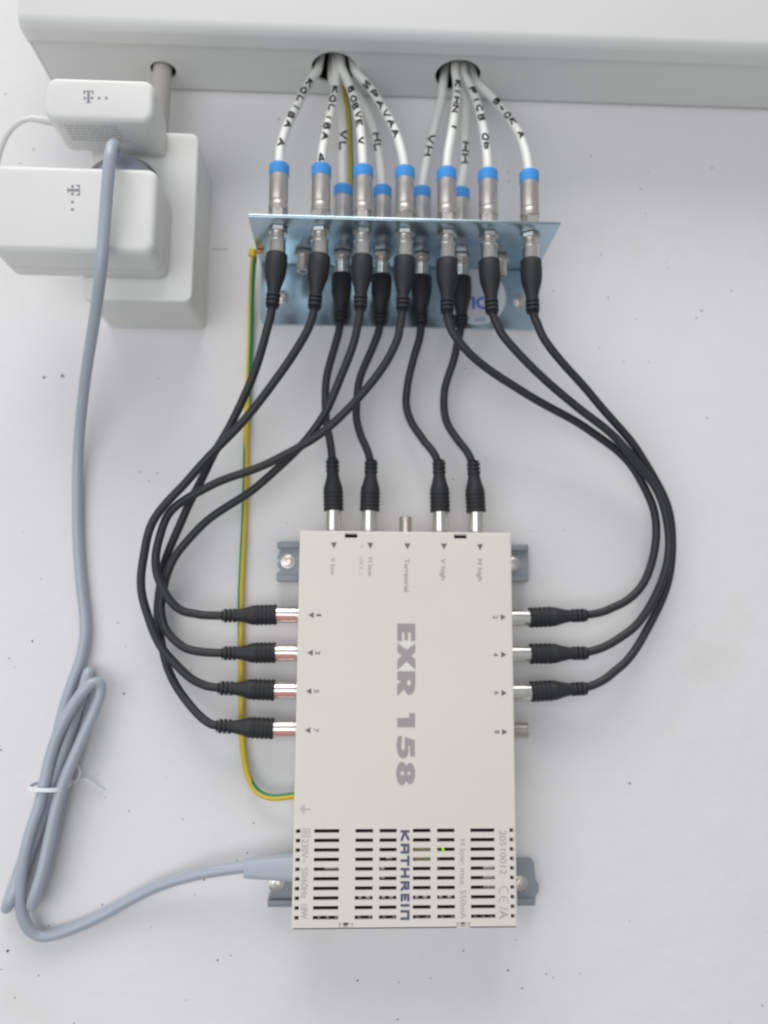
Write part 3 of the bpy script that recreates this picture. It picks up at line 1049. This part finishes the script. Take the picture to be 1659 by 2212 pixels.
coax('white coax cable marked HL in the rear row, going to the left hole', RX[2], DRE, .3985, [(822, 355), (813, 300), (794, 245), (768, 202), (742, 171)], 'HL', 290, 335, True, hole=1)
coax('white coax cable marked VH in the rear row, going to the right hole', RX[3], DRE, .3985, [(919, 360), (930, 310), (944, 255), (954, 215), (958, 176)], 'VH', 292, 345, True, hole=2)
coax('white coax cable marked HH in the rear row, going to the right hole', RX[4], DRE, .3985, [(1003, 360), (1004, 310), (1006, 255), (1007, 215), (1002, 184)], 'HH', 308, 358, True, hole=2)

# ================================================================== EARTH WIRES
def earth(name, W, r, label, fn, base):
    t = thing(name, base, label, 'wire', 'yellow and green earth wires')
    bm = bmesh.new()
    add_tube(bm, W, r, 20, fn)
    me = bm_mesh(bm, 'sheath')
    me.materials.append(MAT['yellow'])
    me.materials.append(MAT['green'])
    link('sheath', me, t, None, 60)
    return t


pix = [(549, 552, .026), (546, 580, .018), (543, 640, .008), (541, 720, .005), (537, 820, .004), (533, 920, .004), (531, 1020, .004), (528, 1120, .004), (523, 1220, .004), (520, 1300, .004),
       (521, 1400, .004), (522, 1500, .004), (522, 1570, .004), (526, 1625, .005), (537, 1680, .007), (556, 1710, .010), (585, 1723, .013), (625, 1720, .015), (640, 1718, .015)]
W, S = path(pix, 8)
W = smooth(W, 6)


def strip(u, k):
    # first vertex of the ring faces the room; a green band that slowly turns round the wire
    c = [(0, .75), (.22, .73), (.31, .22), (.50, .22), (.58, .31), (.72, .33), (.80, .66), (1, .70)]
    for (u0, a0), (u1, a1) in zip(c[:-1], c[1:]):
        if u <= u1:
            a = a0 + (a1 - a0) * (u - u0) / (u1 - u0)
            break
    dlt = abs((k - a + .5) % 1 - .5)
    return 1 if dlt < (.25 if u < .54 or u > .74 else .18) else 0


ew = earth('earth_wire', W, .0023, 'long yellow and green earth wire from bracket down to the multiswitch', strip, W[-1])
p = at(545, 547, .027)
lathe('cable_lug', (p.x, p.y, p.z - .003), (0.1, -.1, 1), [(0, .0020), (.0005, .0030), (.0055, .0030), (.0062, .0018), (.0062, 0)], ew, 'yellow', 16)
lathe('copper_core', (p.x + .001, p.y, p.z + .001), (1, 0.1, 0.15), [(0, .0014), (.005, .0016), (.0075, .0012), (.0075, 0)], ew, 'copper', 12)
pix = [(757, 415, .014), (758, 380, .013), (757, 320, .013), (755, 270, .014), (750, 225, .016)]
W, S = path(pix, 8)
h = atz(742, 186, ZD)
W = [Vector((W[0].x, W[0].y, ZF + .002))] + W + [h, h + Vector((-.002, 0, .03))]
W = smooth(catmull(W, 3), 6)
ew2 = earth('earth_wire', W, .0020, 'short yellow and green earth wire hanging from the duct behind the white cables', lambda u, k: 1 if (.02 < k < .52) else 0, W[0])

# ================================================================== WALL SOCKET AND ADAPTERS
DS = .055
so_br, so_tr = at(413, 651, DS), at(430, 288, DS)
so_l = at(178, 620, DS).x
sock = thing('wall_socket', ((so_l + so_br.x) / 2, 0, so_br.z), 'white surface mounted wall socket box with rounded corners behind the adapters', 'socket')
# sides drawn as a rounded box, front rim a separate cover
bm = bmesh.new()
add_box(bm, (so_l, -DS + .004, so_br.z), (so_br.x, 0.0, so_tr.z))
ed = [e for e in bm.edges if abs(e.verts[0].co.y - e.verts[1].co.y) > .01]
bmesh.ops.bevel(bm, geom=ed, offset=.006, segments=5, profile=.5, affect='EDGES')
box_ob = link('mounting_box', bm_mesh(bm, 'mounting_box'), sock, 'white')
bm = bmesh.new()
add_box(bm, (so_l - .0004, -DS, so_br.z - .0004), (so_br.x + .0004, -DS + .0042, so_tr.z + .0004))
ed = [e for e in bm.edges if abs(e.verts[0].co.y - e.verts[1].co.y) > .001]
bmesh.ops.bevel(bm, geom=ed, offset=.006, segments=5, profile=.5, affect='EDGES')
ed = [e for e in bm.edges if all(abs(v.co.y + DS) < 1e-6 for v in e.verts)]
bmesh.ops.bevel(bm, geom=ed, offset=.0018, segments=3, profile=.5, affect='EDGES')
cover_ob = link('socket_cover', bm_mesh(bm, 'socket_cover'), sock, 'white')
# round recess of the upper outlet, cut into cover and box
rc = at(262, 415, DS)
cb_ = bmesh.new()
add_lathe(cb_, (rc.x, -DS - .01, rc.z), (0, 1, 0), [(0, .0288), (.048, .0280)], 56)
cut = bpy.data.objects.new('cutter', bm_mesh(cb_, 'cutter'))
C.objects.link(cut)
for o in (box_ob, cover_ob):
    md = o.modifiers.new('recess', 'BOOLEAN')
    md.object, md.operation, md.solver = cut, 'DIFFERENCE', 'EXACT'
    bpy.context.view_layer.update()
    me2 = bpy.data.meshes.new_from_object(o.evaluated_get(bpy.context.evaluated_depsgraph_get()))
    o.modifiers.clear()
    o.data = me2
bpy.data.objects.remove(cut)


def rounded(name, lo, hi, r_long, r_edge, parent, material, taper=0.0):
    """box whose front-to-back edges are rounded by r_long, front rim by r_edge; back tapered"""
    bm = bmesh.new()
    add_box(bm, lo, hi)
    ed = [e for e in bm.edges if abs(e.verts[0].co.y - e.verts[1].co.y) > .005]
    bmesh.ops.bevel(bm, geom=ed, offset=r_long, segments=7, profile=.5, affect='EDGES')
    ed = [e for e in bm.edges if all(abs(v.co.y - lo[1]) < 1e-6 for v in e.verts)]
    bmesh.ops.bevel(bm, geom=ed, offset=r_edge, segments=6, profile=.5, affect='EDGES')
    ed = [e for e in bm.edges if all(abs(v.co.y - hi[1]) < 1e-6 for v in e.verts)]
    bmesh.ops.bevel(bm, geom=ed, offset=.002, segments=3, profile=.5, affect='EDGES')
    if taper:
        cx, cz = (lo[0] + hi[0]) / 2, (lo[2] + hi[2]) / 2
        for v in bm.verts:
            s = 1 - taper * (v.co.y - lo[1]) / (hi[1] - lo[1])
            v.co.x, v.co.z = cx + (v.co.x - cx) * s, cz + (v.co.z - cz) * s
    return link(name, bm_mesh(bm, name), parent, material, 30)


def t_logo(parent, cx, cy, h, d, turned, dots):
    """serif T between two squares, followed by dots; h cap height in photo units"""
    def P(u, v):
        return (cx + v * h, cy + u * h) if turned else (cx + u * h, cy - v * h)
    L = []
    L.append([(-.42, .5), (.42, .5), (.42, .2), (.36, .2), (.30, .36), (.20, .42), (.10, .43), (.10, -.36), (.14, -.44), (.24, -.46), (.24, -.5), (-.24, -.5), (-.24, -.46), (-.14, -.44), (-.10, -.36), (-.10, .43), (-.20, .42), (-.30, .36), (-.36, .2), (-.42, .2)])
    for u in [-.30, .30] + dots:
        L.append([(u - .10, -.20), (u + .10, -.20), (u + .10, 0), (u - .10, 0)])
    LL = px_loops([[P(*q) for q in l] for l in L], d)
    link('logo', loops_mesh('logo', LL, .0001, d), parent, 'logo')


# lower, larger adapter
DA = .0955
a_br, a_tr = at(329, 546, DA), at(333, 362, DA)
a_l = at(24, 585, DS + .002).x
ad = thing('power_adapter', (a_br.x - .05, -DS, a_br.z), 'large white power adapter with sideways logo, plugged in lower and cut by the left edge', 'power adapter', 'white power adapters')
body = rounded('body', (a_l, -DA, a_br.z), (a_br.x + .001, -DS - .0006, a_tr.z), .0075, .0045, ad, 'white')
t_logo(body, 159, 410.5, 27, DA + .00012, True, [.95, 1.55])



def seam(lo, hi, r, y, parent):
    """fine mould joint running round a case"""
    bm = bmesh.new()
    add_box(bm, (lo[0] - .00008, y, lo[2] - .00008), (hi[0] + .00008, y + .0004, hi[2] + .00008))
    ed = [e for e in bm.edges if abs(e.verts[0].co.y - e.verts[1].co.y) > .0001]
    bmesh.ops.bevel(bm, geom=ed, offset=r, segments=7, profile=.5, affect='EDGES')
    link('seam', bm_mesh(bm, 'seam'), parent, 'plate_print')


seam((a_l, 0, a_br.z), (a_br.x + .001, 0, a_tr.z), .0075, -DS - .014, body)
# upper charger
DC0, DC = .064, .101
c_tl, c_br = at(99, 164, DC), at(329, 262, DC)
ch = thing('power_adapter', ((c_tl.x + c_br.x) / 2, -DS, c_br.z), 'smaller white charger with upright logo, plugged in above the large adapter', 'power adapter', 'white power adapters')
cb = rounded('body', (c_tl.x, -DC, c_br.z), (c_br.x, -DC0, c_tl.z), .0075, .0035, ch, 'white', .02)
t_logo(cb, 191, 209, 26, DC + .00012, False, [.88, 1.48])
box('plug_base', ((c_tl.x + c_br.x) / 2 - .006, -DC0 - .001, c_br.z + .003), (c_br.x - .002, -DS - .0005, c_tl.z - .003), ch, 'white', .003, 3)
# type plate printed on the underside
bm = bmesh.new()
zb = c_br.z - .0001
rnd = random.Random(3)
for k, yy in enumerate((-.0945, -.0915, -.0885, -.0855, -.082, -.079)):
    x = c_tl.x + .011
    while x < c_tl.x + .047:
        w = rnd.uniform(.0015, .005)
        q = [(x, yy, zb), (x + w, yy, zb), (x + w, yy + .0013, zb), (x, yy + .0013, zb)]
        bm.faces.new([bm.verts.new(v) for v in q])
        x += w + .0008
link('type_plate', bm_mesh(bm, 'type_plate', False), cb, 'plate_print')
# thin white lead leaving the charger to the left, ribbed sleeve first
q0 = at(118, 263, .075)
q1 = at(66, 256, .075)
prof = []
Ls = (q1 - q0).length
for i in range(8):
    h = Ls * i / 8
    prof += [(h, .0030 - i * .0001), (h + Ls * .055, .0030 - i * .0001), (h + Ls * .06, .0022), (h + Ls * .115, .0022)]
prof += [(Ls, .0018), (Ls, 0)]
lathe('strain_relief', q0, q1 - q0, [(0, 0)] + prof, ch, 'white', 16)
W, S = path([(70, 257, .075), (58, 258, .075), (40, 266, .073), (20, 285, .068), (6, 312, .062), (-4, 345, .055), (-12, 400, .048)], 6)
tube('lead', W, .0017, ch, 'white', 12)

# conduit from the duct into the socket
h = holes[0][0]
cd = thing('conduit', (h.x, h.y, .42), 'short pale grey conduit from the duct down to the wall socket', 'conduit')
W = [Vector((h.x - .0007, h.y, ZD + .02)), Vector((h.x - .0007, h.y, ZD)), Vector((h.x - .001, h.y + .001, .46)), Vector((h.x - .0015, h.y + .002, so_tr.z - .01))]
tube('pipe', catmull(W, 6), .0071, cd, 'conduit', 20)
lathe('collar', Vector((h.x - .0015, h.y + .002, so_tr.z - .0005)), (0, 0, 1), [(0, .0088), (.0050, .0088), (.0058, .0080), (.0058, .0071)], cd, 'white', 24)

# ================================================================== GREY MAINS CORD
mc = thing('mains_cord', at(281, 1941, 0), 'grey mains cord looped in a bundle, running from the sockets to the multiswitch', 'power cord')
# round grey plug sitting in the recess between the two adapters
lathe('mains_plug', (rc.x + .0055, -.022, rc.z - .001), (0, -1, 0), [(0, .0205), (.034, .0210), (.044, .0208), (.047, .0200), (.049, .0180), (.050, .012), (.050, 0)], mc, 'grey', 48)
s0 = at(252, 338, .080)
s1 = at(244, 318, .098)
lathe('strain_relief', s0, s1 - s0, [(0, .0058), (.004, .0055), (.0045, .0044), (.0065, .0044), (.007, .0053), (.010, .0051), (.0105, .0042), (.0125, .0042), (.013, .0050), (.017, .0046), (.017, 0)], mc, 'grey', 20)
pix = [(246, 312, .097), (241, 318, .106), (238, 335, .110), (235, 370, .110), (230, 430, .107), (225, 500, .105), (219, 570, .101), (211, 640, .088), (201, 710, .065), (188, 790, .042), (177, 880, .024), (170, 960, .012), (167, 1050, .006), (168, 1150, .0045), (174, 1250, .0045),
       (183, 1325, .005), (184, 1375, .006), (174, 1425, .007), (154, 1480, .007), (138, 1530, .006), (126, 1580, .0055), (113, 1640, .005), (99, 1700, .0045), (80, 1760, .0045), (57, 1835, .0045), (33, 1905, .005), (19, 1945, .007), (14, 1962, .0115), (20, 1950, .016),
       (45, 1890, .0135), (78, 1800, .0125), (104, 1720, .0125), (126, 1650, .013), (152, 1575, .013), (176, 1505, .0125), (188, 1464, .0125), (192, 1450, .009), (196, 1462, .005),
       (190, 1515, .0045), (173, 1590, .0045), (150, 1660, .0045), (131, 1730, .0050), (117, 1800, .0055), (103, 1865, .0075), (84, 1920, .009), (69, 1958, .0125), (72, 1945, .017),
       (92, 1880, .018), (107, 1810, .0175), (121, 1745, .0175), (137, 1690, .0175), (158, 1640, .0175), (182, 1585, .0175), (204, 1535, .0175), (217, 1497, .0175), (216, 1478, .0185), (204, 1474, .0205), (189, 1484, .0225),
       (166, 1511, .022), (140, 1555, .0205), (119, 1600, .0195), (106, 1645, .0190), (96, 1692, .0185), (85, 1740, .0185), (69, 1785, .0185), (53, 1846, .018), (44, 1912, .016), (45, 1964, .013), (57, 1999, .010), (77, 2018, .007), (97, 2022, .006), (135, 2013, .0055), (186, 1993, .0055),
       (237, 1968, .006), (281, 1943, .0075), (340, 1914, .011), (400, 1895, .016), (460, 1882, .020), (535, 1872, .022)]
W, S = path(pix, 6)
W = smooth(W, 5)
tube('cord', W, .0039, mc, 'grey', 18)
# moulded appliance plug at the switch
A0, A1 = at(528, 1875, PORT_D), at(634, 1873, PORT_D)
bm = bmesh.new()
secs = [(0, .0055, .0050), (.002, .0060, .0054), (.034, .0083, .0072), (.038, .0083, .0072)]
ax = (A1 - A0).normalized()
ring = []
for (h, hz, hy) in secs:
    c0 = A0 + ax * h
    rr = []
    for i in range(24):
        t = 2 * math.pi * (i + .5) / 24
        ct, st_ = math.cos(t), math.sin(t)
        k = .38
        rr.append(bm.verts.new(c0 + Vector((0, -hy * math.copysign(abs(ct) ** k, ct), hz * math.copysign(abs(st_) ** k, st_)))))
    ring.append(rr)
for A, B in zip(ring[:-1], ring[1:]):
    for i in range(24):
        bm.faces.new((A[i], A[(i + 1) % 24], B[(i + 1) % 24], B[i]))
bm.faces.new(ring[0])
bm.faces.new(ring[-1])
link('appliance_plug', bm_mesh(bm, 'appliance_plug'), mc, 'grey', 30)

# ================================================================== CABLE TIE
tc = at(106, 1698, .0115)
tie = thing('cable_tie', tc, 'thin white nylon cable tie around the grey cord bundle', 'cable tie')
du = (at(85, 1745, .01) - at(106, 1645, .01)).normalized()
axx = Vector((0, 0, 1)) * .9 - du * .35
axx.normalize()
sx = Vector((1, 0, -.0))
sx = (sx - axx * sx.dot(axx)).normalized()
sy = axx.cross(sx)
bm = bmesh.new()
n = 48
hw = .0013
rings = []
for i in range(n):
    t = 2 * math.pi * i / n
    ct, st_ = math.cos(t), math.sin(t)
    for_r = []
    e = Vector((0, 0, 0)) + sx * (.0118 * math.copysign(abs(ct) ** .75, ct)) + sy * (.0118 * math.copysign(abs(st_) ** .75, st_))
    o_ = e.normalized() * .0010
    c0 = tc + e
    for (a_, b_) in ((0, -hw), (1, -hw), (1, hw), (0, hw)):
        for_r.append(bm.verts.new(c0 + o_ * a_ + axx * b_))
    rings.append(for_r)
for i in range(n):
    A, B = rings[i], rings[(i + 1) % n]
    for k in range(4):
        bm.faces.new((A[k], A[(k + 1) % 4], B[(k + 1) % 4], B[k]))
link('strap', bm_mesh(bm, 'strap'), tie, 'tie', 30)
hc = at(145, 1690, .007)
box('head', (hc.x - .003, hc.y - .002, hc.z - .0024), (hc.x + .0025, hc.y + .002, hc.z + .0022), tie, 'tie', .0006)


def strap(pix, wd):
    W, S = path(pix, 6)
    bm = bmesh.new()
    add_tube(bm, W, wd, 10, None, .0006)
    return bm_mesh(bm, 'tail')


link('tail', strap([(146, 1692, .007), (160, 1690, .008), (170, 1680, .008), (172, 1664, .007), (165, 1652, .006), (152, 1647, .005)], .0013), tie, 'tie', 50)
link('tail', strap([(146, 1690, .004), (170, 1686, .005), (182, 1683, .006), (197, 1691, .005), (210, 1700, .003), (222, 1707, .002)], .0008), tie, 'tie', 50)
